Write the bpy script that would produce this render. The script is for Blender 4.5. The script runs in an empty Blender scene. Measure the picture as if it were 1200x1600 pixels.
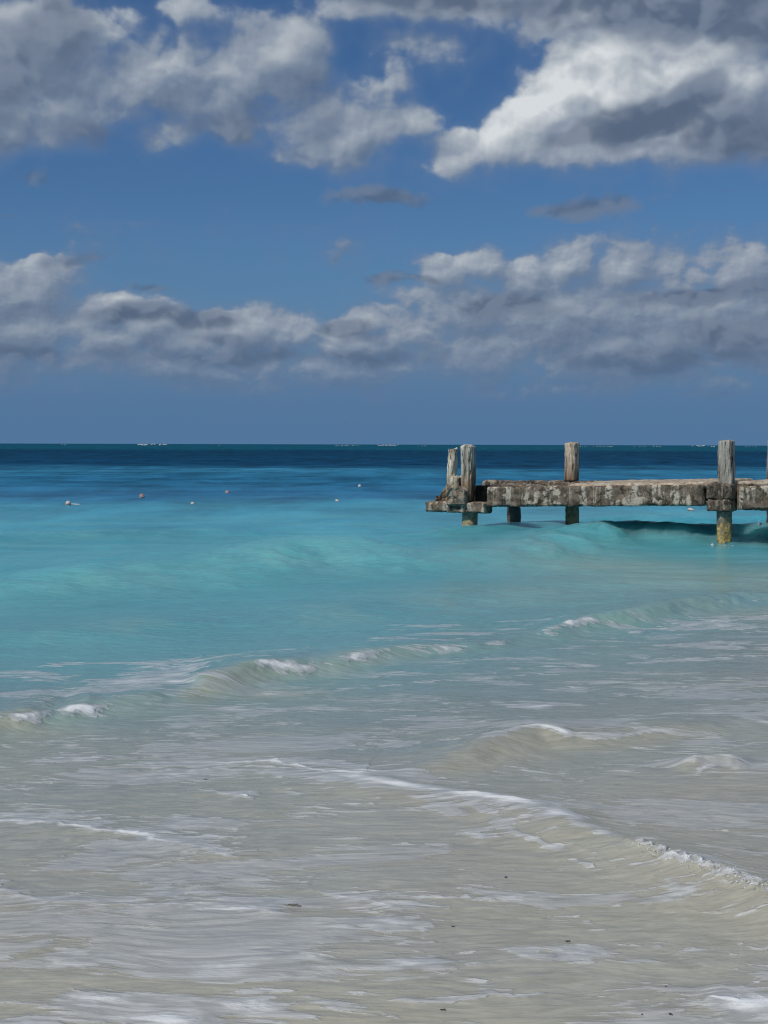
import bpy, bmesh, math, random
import numpy as np
from mathutils import Vector, Matrix, noise as mnoise

random.seed(7)
scene = bpy.context.scene
C = scene.collection
R = math.radians

# ------------------------------------------------------------------ camera
F_PX = 2200.0            # focal length in photo pixels (1200 x 1600 frame)
CAM_H = 1.6              # eye height above the water, metres
PITCH = math.atan((800 - 694.3) / F_PX)
ROLL = R(0.16)
cam_data = bpy.data.cameras.new("camera")
cam = bpy.data.objects.new("camera", cam_data)
C.objects.link(cam)
cam_data.sensor_fit = 'VERTICAL'
cam_data.sensor_height = 36.0
cam_data.sensor_width = 27.0
cam_data.lens = 36.0 * F_PX / 1600.0
cam_data.clip_start = 0.05
cam_data.clip_end = 40000
cam.location = (0, 0, CAM_H)
cam.rotation_euler = (Matrix.Rotation(R(90) - PITCH, 3, 'X') @ Matrix.Rotation(ROLL, 3, 'Z')).to_euler()
scene.camera = cam
CAM_ROT = (Matrix.Rotation(R(90) - PITCH, 3, 'X') @ Matrix.Rotation(ROLL, 3, 'Z'))


def ray(px, py):
    v = CAM_ROT @ Vector(((px - 600) / F_PX, (800 - py) / F_PX, -1.0))
    return v


def at(px, py, Y):
    """point seen at photo pixel (px, py), Y metres in front of the camera"""
    v = ray(px, py)
    v = v * (Y / v.y)
    return Vector((v.x, v.y, v.z + CAM_H))


def on_water(px, py, z=0.0):
    v = ray(px, py)
    t = (z - CAM_H) / v.z
    return Vector((v.x * t, v.y * t, z))


# ------------------------------------------------------------------ sun
SUN_EL = R(50)
SUN_AZ = R(-128)         # measured from +Y (view direction) towards +X: behind the camera, to the left
sun_dir = Vector((math.sin(SUN_AZ) * math.cos(SUN_EL), math.cos(SUN_AZ) * math.cos(SUN_EL), math.sin(SUN_EL)))
sl = bpy.data.lights.new("sun", 'SUN')
sl.energy = 3.0
sl.angle = R(0.53)
sl.color = (1.0, 0.95, 0.88)
sun = bpy.data.objects.new("sun", sl)
C.objects.link(sun)
sun.rotation_euler = (-sun_dir).to_track_quat('-Z', 'Y').to_euler()

# ------------------------------------------------------------------ view
scene.view_settings.view_transform = 'Standard'
scene.view_settings.look = 'None'
scene.view_settings.exposure = 0.0
scene.view_settings.gamma = 1.0
scene.view_settings.use_curve_mapping = False
scene.render.engine = 'CYCLES'
scene.cycles.max_bounces = 4
scene.cycles.diffuse_bounces = 2
scene.cycles.glossy_bounces = 2
scene.cycles.transparent_max_bounces = 24
scene.cycles.use_adaptive_sampling = True
scene.cycles.adaptive_threshold = 0.01
scene.cycles.adaptive_min_samples = 12
scene.cycles.use_denoising = True
scene.cycles.pixel_filter_type = 'BLACKMAN_HARRIS'
scene.cycles.filter_width = 1.2


# ------------------------------------------------------------------ node helpers
class NT:
    """small wrapper to write node trees as expressions"""

    def __init__(self, tree):
        self.t = tree
        self.n = tree.nodes
        self.l = tree.links

    def put(self, sock, v):
        if v is None:
            return
        if hasattr(v, 'is_output') or isinstance(v, bpy.types.NodeSocket):
            self.l.new(v, sock)
        else:
            if isinstance(v, (tuple, list)) and sock.type == 'RGBA' and len(v) == 3:
                v = (*v, 1.0)
            sock.default_value = v

    def m(self, op, a, b=None, c=None, clamp=False):
        n = self.n.new('ShaderNodeMath')
        n.operation = op
        n.use_clamp = clamp
        for s, v in zip(n.inputs, (a, b, c)):
            self.put(s, v)
        return n.outputs[0]

    def v(self, op, a, b=None, scale=None):
        n = self.n.new('ShaderNodeVectorMath')
        n.operation = op
        self.put(n.inputs[0], a)
        if b is not None:
            self.put(n.inputs[1], b)
        if scale is not None:
            self.put(n.inputs['Scale'], scale)
        return n.outputs['Value'] if op in ('DOT_PRODUCT', 'LENGTH', 'DISTANCE') else n.outputs[0]

    def sep(self, a):
        n = self.n.new('ShaderNodeSeparateXYZ')
        self.put(n.inputs[0], a)
        return n.outputs

    def comb(self, x, y, z):
        n = self.n.new('ShaderNodeCombineXYZ')
        for s, q in zip(n.inputs, (x, y, z)):
            self.put(s, q)
        return n.outputs[0]

    def ss(self, x, lo, hi, o0=0.0, o1=1.0, kind='SMOOTHSTEP'):
        n = self.n.new('ShaderNodeMapRange')
        n.interpolation_type = kind
        for s, q in zip(n.inputs, (x, lo, hi, o0, o1)):
            self.put(s, q)
        return n.outputs[0]

    def mix(self, f, a, b, blend='MIX'):
        n = self.n.new('ShaderNodeMix')
        n.data_type = 'RGBA'
        n.blend_type = blend
        self.put(n.inputs[0], f)
        self.put(n.inputs[6], a)
        self.put(n.inputs[7], b)
        return n.outputs[2]

    def noise(self, vec, scale, detail=4.0, rough=0.5, dist=0.0, lac=2.0, color=False, dims='3D'):
        n = self.n.new('ShaderNodeTexNoise')
        n.noise_dimensions = dims
        self.put(n.inputs['Vector'], vec)
        n.inputs['Scale'].default_value = scale
        n.inputs['Detail'].default_value = detail
        n.inputs['Roughness'].default_value = rough
        n.inputs['Lacunarity'].default_value = lac
        n.inputs['Distortion'].default_value = dist
        return n.outputs['Color'] if color else n.outputs[0]

    def voro(self, vec, scale, detail=0.0, rough=0.5, feature='F1', smooth=1.0, rnd=1.0, dims='3D'):
        n = self.n.new('ShaderNodeTexVoronoi')
        n.voronoi_dimensions = dims
        n.feature = feature
        self.put(n.inputs['Vector'], vec)
        n.inputs['Scale'].default_value = scale
        if 'Detail' in n.inputs:
            n.inputs['Detail'].default_value = detail
            n.inputs['Roughness'].default_value = rough
        if feature == 'SMOOTH_F1':
            n.inputs['Smoothness'].default_value = smooth
        n.inputs['Randomness'].default_value = rnd
        return n.outputs['Distance']

    def ramp(self, f, stops, interp='LINEAR'):
        n = self.n.new('ShaderNodeValToRGB')
        cr = n.color_ramp
        cr.interpolation = interp
        while len(cr.elements) > 1:
            cr.elements.remove(cr.elements[0])
        cr.elements[0].position = stops[0][0]
        cr.elements[0].color = (*stops[0][1], 1)
        for p, c in stops[1:]:
            e = cr.elements.new(p)
            e.color = (*c, 1)
        self.put(n.inputs[0], f)
        return n.outputs[0]

    def bump(self, h, strength=1.0, dist=1.0, normal=None):
        n = self.n.new('ShaderNodeBump')
        n.inputs['Strength'].default_value = strength
        n.inputs['Distance'].default_value = dist
        self.put(n.inputs['Height'], h)
        if normal is not None:
            self.put(n.inputs['Normal'], normal)
        return n.outputs[0]

    def attr(self, name):
        n = self.n.new('ShaderNodeAttribute')
        n.attribute_name = name
        return n.outputs['Fac']


def srgb(r, g, b):
    f = lambda c: c / 12.92 if c <= 0.04045 else ((c + 0.055) / 1.055) ** 2.4
    return (f(r / 255), f(g / 255), f(b / 255))


# ------------------------------------------------------------------ sky: Nishita air with procedural cumulus
world = bpy.data.worlds.new("World")
scene.world = world
world.use_nodes = True
world.cycles.sampling_method = 'MANUAL'
world.cycles.sample_map_resolution = 256


def uv_of(px, py):
    """(azimuth, tangent of elevation) of a photo pixel"""
    d = ray(px, py)
    return math.atan2(d.x, d.y), d.z / math.hypot(d.x, d.y)


# cumulus masses: photo pixel of the centre, radii in pixels, tilt in degrees, weight
CUMULUS = [
    # tall bright cloud, right
    (715, 238, 66, 46, 25, .88), (785, 218, 80, 60, 10, .92), (850, 180, 75, 75, 20, 1.0), (905, 120, 72, 62, 20, 1.0),
    (960, 75, 75, 50, 10, 1.0), (960, 150, 95, 85, 30, 1.05), (1050, 90, 110, 65, 0, 1.0), (1150, 130, 100, 80, 0, 1.0),
    (1060, 205, 200, 56, 2, 1.0), (890, 228, 160, 42, 4, .9), (1230, 190, 110, 90, 0, 1.0),
    (900, 60, 60, 45, 30, .9), (1000, 40, 120, 40, 0, .95),
    # grey roof of cloud along the top right
    (1010, 0, 240, 52, -2, 1.0), (870, 30, 70, 40, 10, .8), (690, 0, 190, 46, 0, .85), (655, 75, 95, 46, 10, .78), (1200, 45, 130, 70, 0, 1.0),
    (600, 105, 55, 50, 0, .46), (535, 15, 60, 30, 0, .6),
    # small cloud in the middle
    (560, 218, 76, 46, 20, .92), (480, 240, 85, 30, 8, .72), (635, 190, 75, 38, 10, .74), (560, 150, 110, 40, 0, .46), (630, 165, 50, 34, 0, .46), (420, 200, 90, 50, 0, .55),
    # grey masses, left
    (450, 95, 80, 68, 18, 1.0), (365, 125, 95, 62, 15, .82), (235, 100, 100, 66, 28, .95), (300, 140, 90, 66, 0, .82), (165, 40, 95, 50, 10, .85),
    (60, 60, 120, 90, 0, .95), (70, 150, 120, 76, 0, .9), (30, 205, 110, 42, 0, .86), (270, 205, 90, 42, 20, .8), (350, 185, 110, 46, 0, .66),
    (160, 145, 110, 60, 0, .84), (285, 10, 70, 30, 0, .66), (-80, 130, 120, 120, 0, 1.0),
    # low bank, left to right
    (60, 452, 62, 40, 15, .9), (-10, 465, 70, 46, 0, .92), (40, 525, 130, 52, 0, 1.05), (165, 482, 75, 34, 8, .9), (150, 525, 110, 50, 0, 1.0), (230, 500, 75, 34, 0, .95),
    (300, 530, 100, 38, 0, .95), (390, 520, 70, 34, 0, .95), (455, 528, 70, 34, 0, .95), (570, 502, 48, 24, 8, .95), (540, 535, 100, 34, 0, 1.0), (650, 520, 90, 42, 0, 1.0),
    (705, 432, 58, 40, 0, .95), (760, 425, 60, 34, 0, .9), (720, 485, 100, 50, 0, 1.0), (820, 440, 56, 40, 0, .95), (885, 428, 54, 44, 0, 1.05), (870, 500, 120, 60, 0, 1.05), (965, 435, 66, 46, 0, 1.0),
    (1000, 490, 120, 60, 0, 1.05), (1075, 435, 66, 44, 0, 1.0), (1165, 420, 72, 46, 10, 1.05), (1130, 490, 120, 70, 0, 1.05), (1040, 530, 70, 40, 0, 1.0), (1190, 540, 130, 54, 0, .95),
    (760, 552, 200, 44, 0, .95), (960, 560, 220, 42, 0, .92), (200, 562, 340, 36, 0, .85), (520, 572, 300, 34, 0, .82), (1000, 592, 340, 28, 0, .66), (300, 596, 500, 22, 0, .5), (620, 110, 110, 70, 0, .55), (470, 165, 90, 46, 0, .6), (390, 50, 70, 40, 0, .42), (1330, 470, 150, 90, 0, 1.0), (-120, 500, 120, 70, 0, 1.0),
]
# thin grey shaded cloud drifting in front of the lit ones
SCUD = [
    (1000, 192, 100, 38, 10, 1.45), (890, 216, 75, 18, 4, .85), (1130, 205, 120, 40, 0, 1.1), (1070, 158, 70, 34, 30, 1.2), (1040, 226, 170, 20, 2, .8),
    (770, 480, 90, 22, 0, 1.2), (1090, 464, 105, 20, 3, 1.3), (1165, 452, 60, 20, 0, .7), (205, 494, 75, 18, 3, 1.2), (310, 502, 70, 16, 0, 1.0),
    (605, 432, 50, 12, 0, .8), (660, 434, 40, 10, 0, .85), (340, 530, 60, 14, 0, .75), (240, 458, 70, 12, 0, .75),
    (60, 548, 140, 20, 0, .9), (530, 520, 60, 24, 0, .9), (480, 562, 420, 16, 0, .75), (1000, 565, 320, 18, 0, .75), (1150, 520, 110, 30, 0, .8),
    (600, 312, 140, 18, 2, .75), (910, 320, 120, 20, 0, .78), (50, 275, 50, 20, 0, .75), (10, 342, 40, 12, 0, .72), (1150, 302, 80, 12, 0, .6),
    (90, 30, 120, 70, 20, .7), (10, 110, 70, 70, 0, .72), (1080, 4, 230, 50, -3, 1.6), (1200, 40, 110, 46, 0, 1.1), (880, 4, 110, 30, -8, 1.1), (700, -4, 200, 30, 0, 1.1), (190, 215, 160, 26, 0, .6),
    (1130, 612, 60, 14, 0, .6), (820, 600, 200, 10, 0, .5), (100, 405, 60, 10, 0, .55), (350, 190, 110, 40, 0, .7),
]


def field_group(name, blobs, warp, wscale, blend=0.22):
    g = bpy.data.node_groups.new(name, 'ShaderNodeTree')
    g.interface.new_socket('P', in_out='INPUT', socket_type='NodeSocketVector')
    g.interface.new_socket('D', in_out='OUTPUT', socket_type='NodeSocketFloat')
    t = NT(g)
    gi = g.nodes.new('NodeGroupInput')
    go = g.nodes.new('NodeGroupOutput')
    w = t.noise(gi.outputs[0], wscale, 3.0, 0.55, color=True)
    w = t.v('SUBTRACT', w, (0.5, 0.5, 0.5))
    p = t.v('ADD', gi.outputs[0], t.v('SCALE', w, scale=warp))
    pu, pv = t.sep(p)[:2]
    acc = 0.0
    for (px, py, rx, ry, rot, wt) in blobs:
        u, v = uv_of(px, py)
        n = g.nodes.new('ShaderNodeMapping')
        n.vector_type = 'TEXTURE'
        # the running sum rides along in z (scaled away) so that the masses are evaluated one after another
        t.put(n.inputs[0], t.comb(pu, pv, acc))
        n.inputs['Location'].default_value = (u, v, 0)
        n.inputs['Rotation'].default_value = (0, 0, R(rot))
        n.inputs['Scale'].default_value = (rx / F_PX, ry / F_PX, 1e8)
        d = t.v('DOT_PRODUCT', n.outputs[0], n.outputs[0])
        e = t.m('POWER', 0.42, d)
        acc = t.m('SMOOTH_MAX', t.m('MULTIPLY', e, wt), acc, blend)
    g.links.new(acc, go.inputs[0])
    return g


def detail_group(name):
    """billows on top of the masses"""
    g = bpy.data.node_groups.new(name, 'ShaderNodeTree')
    g.interface.new_socket('P', in_out='INPUT', socket_type='NodeSocketVector')
    g.interface.new_socket('D', in_out='OUTPUT', socket_type='NodeSocketFloat')
    t = NT(g)
    gi = g.nodes.new('NodeGroupInput')
    go = g.nodes.new('NodeGroupOutput')
    P = gi.outputs[0]
    w = t.v('SUBTRACT', t.noise(P, 30, 2.0, 0.5, color=True, dims='2D'), (0.5, 0.5, 0.5))
    p = t.v('ADD', P, t.v('SCALE', w, scale=0.030))
    p = t.v('MULTIPLY', p, (0.75, 1.0, 1.0))
    f1 = t.voro(p, 22, 2.0, 0.5, 'F1', dims='2D')
    puff = t.m('SUBTRACT', 0.35, t.m('MULTIPLY', f1, f1))
    fb = t.noise(p, 13, 4.0, 0.5, dims='2D')
    r = t.m('MULTIPLY_ADD', puff, 0.55, t.m('MULTIPLY', t.m('SUBTRACT', fb, 0.5), 2.4))
    g.links.new(r, go.inputs[0])
    return g


def build_sky():
    t = NT(world.node_tree)
    for n in list(t.n):
        t.n.remove(n)
    out = t.n.new('ShaderNodeOutputWorld')
    sky = t.n.new('ShaderNodeTexSky')
    sky.sky_type = 'NISHITA'
    sky.sun_disc = False
    sky.sun_elevation = SUN_EL
    sky.sun_rotation = SUN_AZ
    sky.air_density = 1.0
    sky.dust_density = 0.3
    sky.ozone_density = 3.0
    tc = t.n.new('ShaderNodeTexCoord')
    d = tc.outputs['Generated']
    x, y, z = t.sep(d)[:3]
    u = t.m('ARCTAN2', x, y)
    v = t.m('DIVIDE', z, t.m('MAXIMUM', t.m('SQRT', t.m('ADD', t.m('MULTIPLY', x, x), t.m('MULTIPLY', y, y))), 0.02))
    v = t.m('MINIMUM', v, 3.0)
    P = t.comb(u, v, 0.0)
    # clear air: Nishita, deepened as under a polarising filter
    air = t.mix(1.0, t.v('SCALE', sky.outputs[0], scale=SKY_K), SKY_TINT, 'MULTIPLY')
    hz = t.ss(v, 0.0, 0.16, 1.0, 0.0)
    air = t.mix(t.m('MULTIPLY', hz, 0.93), air, HORIZON_AIR)

    det = detail_group('cloud_detail')

    def call(g, p):
        n = t.n.new('ShaderNodeGroup')
        n.node_tree = g
        t.put(n.inputs[0], p)
        return n.outputs[0]

    toward = (-0.55, 0.83, 0)

    def sky_part(name, masses, scuds, scale, dim, bias=0.0):
        """one stretch of the sky: clear air, lit cumulus, thin shaded scud, haze"""
        Q = t.v('MULTIPLY', P, (scale[0], scale[1], 1.0))
        s1 = tuple(c * 0.011 for c in toward)
        s2 = tuple(c * 0.022 / scale[1] for c in toward)
        s3 = tuple(c * 0.0035 for c in toward)
        d0 = call(det, Q)
        d1 = call(det, t.v('ADD', Q, s1))
        fine = t.m('SUBTRACT', t.noise(Q, 58, 6.0, 0.5, dims='2D'), 0.5)
        fine1 = t.m('SUBTRACT', t.noise(t.v('ADD', Q, s3), 58, 4.0, 0.5, dims='2D'), 0.5)
        if masses:
            mass = field_group(name + '_masses', masses, 0.035, 9.0)
            scud = field_group(name + '_scud', scuds, 0.03, 14.0)
            m0 = call(mass, P)
            m2 = call(mass, t.v('ADD', P, s2))
            dm = t.m('SUBTRACT', m0, m2)
            sc0 = call(scud, P)
        else:
            big = t.noise(P, 2.2, 3.0, .5, dims='2D')
            m0 = t.m('MULTIPLY', t.ss(big, .38, .62), 0.8)
            dm, sc0 = 0.0, 0.0
        # overhead the masses go on as a broken cover
        over = t.m('MULTIPLY', t.ss(v, 0.33, 0.5), 0.75)
        D0 = t.m('ADD', t.m('ADD', m0, t.m('ADD', over, bias)), t.m('MULTIPLY_ADD', fine, 0.32, t.m('MULTIPLY', d0, 0.42)))
        if masses:
            # no stray puffs out in the clear air
            D0 = t.m('SUBTRACT', D0, t.ss(m0, 0.02, 0.28, 0.26, 0.0))
        wisp = t.ss(D0, 0.0, 0.62)
        # light: where the cover thins towards the sun the cloud is lit, where it thickens it is shaded
        lit = t.m('ADD', t.m('MULTIPLY', t.m('SUBTRACT', d0, d1), 0.40 if name == 'upper' else 0.29), t.m('MULTIPLY_ADD', dm, 0.55 if name == 'upper' else 0.62, LIT0 - dim))
        lit = t.m('ADD', lit, t.m('MULTIPLY_ADD', t.m('SUBTRACT', fine, fine1), 0.22, t.m('MULTIPLY', fine, 0.16)))
        if name == 'upper':
            # the tall right hand cloud stands in full sun, the others mostly in one another's shade
            bu, bv = uv_of(950, 120)
            bm = t.n.new('ShaderNodeMapping')
            bm.vector_type = 'TEXTURE'
            t.put(bm.inputs[0], P)
            bm.inputs['Location'].default_value = (bu, bv, 0.0)
            bm.inputs['Scale'].default_value = (240 / F_PX, 115 / F_PX, 1)
            bm.inputs['Rotation'].default_value = (0, 0, R(18))
            sunny = t.m('POWER', 0.4, t.v('DOT_PRODUCT', bm.outputs[0], bm.outputs[0]))
            lit = t.m('MULTIPLY_ADD', sunny, 0.46, lit)
        lit = t.m('MAXIMUM', lit, 0.0)
        # lit tops end crisply, shaded bases melt into the air
        alpha = t.ss(D0, ALPHA0, t.ss(lit, 0.15, 0.6, ALPHA0 + (0.5 if name == 'upper' else 0.66), ALPHA0 + 0.22, 'LINEAR'))
        ccol = t.ramp(lit, [(0.0, srgb(88, 106, 132)), (0.3, srgb(114, 130, 152)), (0.55, srgb(146, 157, 172)),
                            (0.8, srgb(186, 193, 199)), (1.0, srgb(218, 222, 225))])
        col = t.mix(t.m('MULTIPLY', wisp, 0.50), air, srgb(104, 124, 156))
        col = t.mix(t.m('MULTIPLY', alpha, 0.94), col, ccol)
        if masses:
            sD = t.m('ADD', sc0, t.m('MULTIPLY_ADD', fine, 0.6, t.m('MULTIPLY', d0, 0.45)))
            sa = t.m('MULTIPLY', t.ss(sD, 0.27, 0.76), t.ss(sc0, 0.4, 1.2, 0.66, 0.95, 'LINEAR'))
            scol = t.mix(t.ss(t.m('SUBTRACT', d0, d1), -0.2, 0.25), srgb(85, 101, 125), srgb(110, 124, 146))
            col = t.mix(sa, col, scol)
        # sea haze over the lowest few degrees, then the dim sea below the horizon
        col = t.mix(t.m('MULTIPLY', t.ss(v, 0.0, 0.085, 1.0, 0.0), 0.92), col, HORIZON_AIR)
        col = t.mix(t.ss(v, -0.02, 0.0, 1.0, 0.0), col, srgb(60, 95, 120))
        bg = t.n.new('ShaderNodeBackground')
        t.l.new(t.v('SCALE', col, scale=10.0), bg.inputs['Color'])
        bg.inputs['Strength'].default_value = 0.1
        return bg.outputs[0]

    CUT = 352
    up = sky_part('upper', [b for b in CUMULUS if b[1] < CUT], [b for b in SCUD if b[1] < CUT], (1.0, 1.0), 0.0)
    lo = sky_part('bank', [b for b in CUMULUS if b[1] >= CUT], [b for b in SCUD if b[1] >= CUT], (1.35, 1.65), 0.03, 0.08)
    rest = sky_part('rest', None, None, (1.0, 1.0), 0.05)

    def pick(f, a, b):
        n = t.n.new('ShaderNodeMixShader')
        t.put(n.inputs[0], f)
        t.l.new(a, n.inputs[1])
        t.l.new(b, n.inputs[2])
        return n.outputs[0]

    vc = uv_of(600, CUT)[1]
    ahead = pick(t.m('GREATER_THAN', v, vc), lo, up)
    window = t.m('MULTIPLY', t.m('LESS_THAN', t.m('ABSOLUTE', u), 0.55), t.m('MULTIPLY', t.m('LESS_THAN', v, 0.5), t.m('GREATER_THAN', v, -0.03)))
    t.l.new(pick(window, rest, ahead), out.inputs[0])


ALPHA0 = 0.27
SKY_K = 0.055
SKY_TINT = (0.52, 0.80, 1.12, 1)
HORIZON_AIR = srgb(82, 117, 155)
LIT0 = 0.34
build_sky()

# ------------------------------------------------------------------ small numpy noise library
_rng = np.random.default_rng(11)
_PERM = _rng.permutation(4096).astype(np.int64)
_GA = _rng.random(4096) * 2 * np.pi
_GX, _GY = np.cos(_GA), np.sin(_GA)


def perlin(x, y, seed=0):
    xi = np.floor(x).astype(np.int64)
    yi = np.floor(y).astype(np.int64)
    xf, yf = x - xi, y - yi
    u = xf * xf * xf * (xf * (xf * 6 - 15) + 10)
    v = yf * yf * yf * (yf * (yf * 6 - 15) + 10)

    def g(ix, iy, fx, fy):
        h = _PERM[(_PERM[(ix + seed * 131) & 4095] + iy) & 4095]
        return _GX[h] * fx + _GY[h] * fy
    a = g(xi, yi, xf, yf)
    b = g(xi + 1, yi, xf - 1, yf)
    c = g(xi, yi + 1, xf, yf - 1)
    d = g(xi + 1, yi + 1, xf - 1, yf - 1)
    return (a + u * (b - a)) + v * ((c + u * (d - c)) - (a + u * (b - a)))


def fbm(x, y, oct=4, rough=0.5, seed=0):
    r = np.zeros_like(x)
    a, f = 1.0, 1.0
    for k in range(oct):
        r += a * perlin(x * f + 17.3 * k, y * f - 9.1 * k, seed + k)
        a *= rough
        f *= 2.03
    return r


def sstep(x, a, b):
    t = np.clip((x - a) / (b - a), 0, 1)
    return t * t * (3 - 2 * t)


# ------------------------------------------------------------------ materials
def new_mat(name):
    m = bpy.data.materials.new(name)
    m.use_nodes = True
    t = NT(m.node_tree)
    bsdf = t.n.get('Principled BSDF')
    return m, t, bsdf


def mat_water():
    m, t, b = new_mat("sea_water")
    geo = t.n.new('ShaderNodeNewGeometry')
    P = geo.outputs['Position']
    x, y, z = t.sep(P)[:3]
    depth = t.attr('depth')          # log distance from the shore, bent by the lie of the bottom
    foam_a = t.attr('foam')
    silt_a = t.attr('silt')
    flat = t.comb(x, y, 0.0)
    # colour of the water body: milky over white sand near the shore, turquoise, then deep blue over the reef
    col = t.ramp(depth, [(DZ(3.5), srgb(159, 158, 148)), (DZ(6.0), srgb(152, 154, 147)), (DZ(8.0), srgb(132, 144, 142)),
                         (DZ(10.2), srgb(108, 144, 148)), (DZ(13.0), srgb(92, 152, 160)), (DZ(18), srgb(76, 154, 166)),
                         (DZ(23), srgb(68, 150, 166)), (DZ(31), srgb(60, 142, 164)), (DZ(38), srgb(54, 130, 156)),
                         (DZ(42), srgb(38, 100, 136)), (DZ(60), srgb(42, 104, 138)), (DZ(84), srgb(50, 114, 146)),
                         (DZ(106), srgb(18, 62, 92)), (DZ(300), srgb(13, 54, 80)), (DZ(480), srgb(18, 78, 98)), (DZ(2000), srgb(18, 76, 96))])
    # silt: sand stirred up into the thin swash and wave faces, in soft drifting streaks
    st = t.v('MULTIPLY', flat, (0.45, 1.5, 1.0))
    n1 = t.noise(st, 0.8, 4.0, 0.5, dist=0.4, dims='2D')
    near = t.ss(depth, DZ(6.0), DZ(11.0), 1.0, 0.0)
    silt = t.m('MULTIPLY', t.ss(n1, 0.38, 0.72), t.m('MULTIPLY', near, 0.45))
    silt = t.m('MAXIMUM', silt, t.m('MULTIPLY', silt_a, .85), clamp=True)
    col = t.mix(silt, col, t.mix(t.ss(depth, DZ(7), DZ(10)), srgb(166, 161, 142), srgb(160, 162, 138)))
    # wave faces carrying air and fine sand: paler, greener, with light through the crest painted in
    col = t.mix(t.m('MULTIPLY', t.attr('milk_glow'), .74), col, t.mix(t.ss(depth, DZ(12), DZ(20)), srgb(146, 172, 160), srgb(118, 184, 184)))
    # patchy depth: light and dark water, weed on the bottom far out
    n2 = t.noise(t.v('MULTIPLY', flat, (0.05, 0.30, 1.0)), 1.0, 5.0, 0.6, dist=0.5, dims='2D')
    far = t.ss(depth, DZ(28), DZ(55))
    col = t.mix(t.m('MULTIPLY', t.ss(n2, 0.40, 0.72), t.m('MULTIPLY', far, 0.5)), col, srgb(18, 70, 106))
    n4 = t.noise(t.v('MULTIPLY', flat, (0.35, 0.11, 1.0)), 1.0, 9.0, 0.68, dist=0.3, dims='2D')
    col = t.mix(1.0, col, t.comb(*[t.m('ADD', 1.0, t.m('MULTIPLY', t.m('SUBTRACT', n4, 0.5), t.ss(depth, DZ(16), DZ(50), 0.4, 2.1)))] * 3), 'MULTIPLY')
    n3 = t.noise(t.v('MULTIPLY', flat, (0.35, 1.3, 1.0)), 0.35, 5.0, 0.6, dist=0.8, dims='2D')
    mid = t.m('MULTIPLY', t.ss(depth, DZ(8), DZ(15)), t.ss(depth, DZ(26), DZ(45), 1.0, 0.0))
    col = t.mix(t.m('MULTIPLY', t.ss(n3, 0.42, 0.7), t.m('MULTIPLY', mid, 0.35)), col, srgb(104, 172, 174))
    # foam: laid down by the wavelets, drawn out into soft sheets with a torn edge
    flow = t.v('ADD', flat, t.v('MULTIPLY', t.v('SUBTRACT', t.noise(flat, 0.8, 2.0, .5, color=True, dims='2D'), (.5, .5, .5)), (0.9, 0.35, 0)))
    fs = t.v('MULTIPLY', flow, (0.60, 1.9, 1.0))
    f1 = t.noise(fs, 2.4, 6.0, 0.55, dist=0.5, dims='2D')
    f2 = t.noise(t.v('MULTIPLY', flow, (0.34, 1.0, 1.0)), 1.9, 5.0, 0.52, dist=0.4, dims='2D')
    f3 = t.noise(t.v('MULTIPLY', flow, (0.8, 3.4, 1.0)), 9.0, 5.0, 0.6, dist=0.4, dims='2D')
    tear = t.m('ADD', t.m('MULTIPLY', t.m('SUBTRACT', f1, 0.5), 1.7), t.m('MULTIPLY', t.m('SUBTRACT', f3, 0.5), 0.6))
    keep = t.ss(foam_a, 0.02, 0.22)
    # thick white foam, and the thin greyish veil of bubbles it leaves behind
    white = t.m('MULTIPLY', t.ss(t.m('MULTIPLY_ADD', tear, t.m('MULTIPLY_ADD', foam_a, -0.6, 0.9), foam_a), 0.52, 0.98), keep)
    veil = t.m('MULTIPLY', t.ss(t.m('MULTIPLY_ADD', tear, 0.9, foam_a), 0.27, 0.47), keep)
    sh = t.m('MULTIPLY_ADD', t.m('SUBTRACT', f1, 0.5), 0.50, t.m('MULTIPLY_ADD', t.m('SUBTRACT', f3, .5), .20, f2))
    thin = t.m('MULTIPLY', t.ss(sh, 0.535, 0.615), t.ss(depth, DZ(8.0), DZ(12.0), 0.85, 0.0))
    # a brighter torn rim where a sheet ends
    rim = t.m('MULTIPLY', t.m('MULTIPLY', t.ss(t.m('MULTIPLY_ADD', tear, 0.9, foam_a), 0.27, 0.36), t.ss(t.m('MULTIPLY_ADD', tear, 0.9, foam_a), 0.40, 0.58, 1.0, 0.0)), t.m('MULTIPLY', keep, t.ss(f3, .42, .66)))
    rim2 = t.m('MULTIPLY', t.m('MULTIPLY', t.ss(sh, 0.535, 0.56), t.ss(sh, 0.57, 0.62, 1.0, 0.0)), t.m('MULTIPLY', t.ss(depth, DZ(7.0), DZ(11.0), 1.0, 0.0), t.ss(f3, .46, .64)))
    veil = t.m('MAXIMUM', veil, thin, clamp=True)
    white = t.m('MAXIMUM', white, t.m('MULTIPLY', t.m('MAXIMUM', rim, rim2), .42), clamp=True)
    foam = t.m('MAXIMUM', white, t.m('MULTIPLY', veil, .35), clamp=True)
    # fine drawn-out strands in the moving film of water
    f4 = t.noise(t.v('MULTIPLY', flow, (0.5, 3.0, 1.0)), 24.0, 4.0, 0.6, dist=0.3, dims='2D')
    strand = t.m('MULTIPLY', t.m('ADD', t.m('SUBTRACT', f3, 0.5), t.m('MULTIPLY', t.m('SUBTRACT', f4, .5), .6)), t.ss(depth, DZ(9), DZ(22), 0.68, 0.30))
    col = t.mix(1.0, col, t.comb(*[t.m('ADD', 1.0, strand)] * 3), 'MULTIPLY')
    col = t.mix(t.m('MULTIPLY', veil, 0.60), col, t.mix(t.ss(f3, .35, .65), srgb(154, 159, 166), srgb(178, 181, 186)))
    col = t.mix(t.m('MULTIPLY', white, 0.90), col, srgb(222, 225, 228))
    t.put(b.inputs['Base Color'], col)
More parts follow.
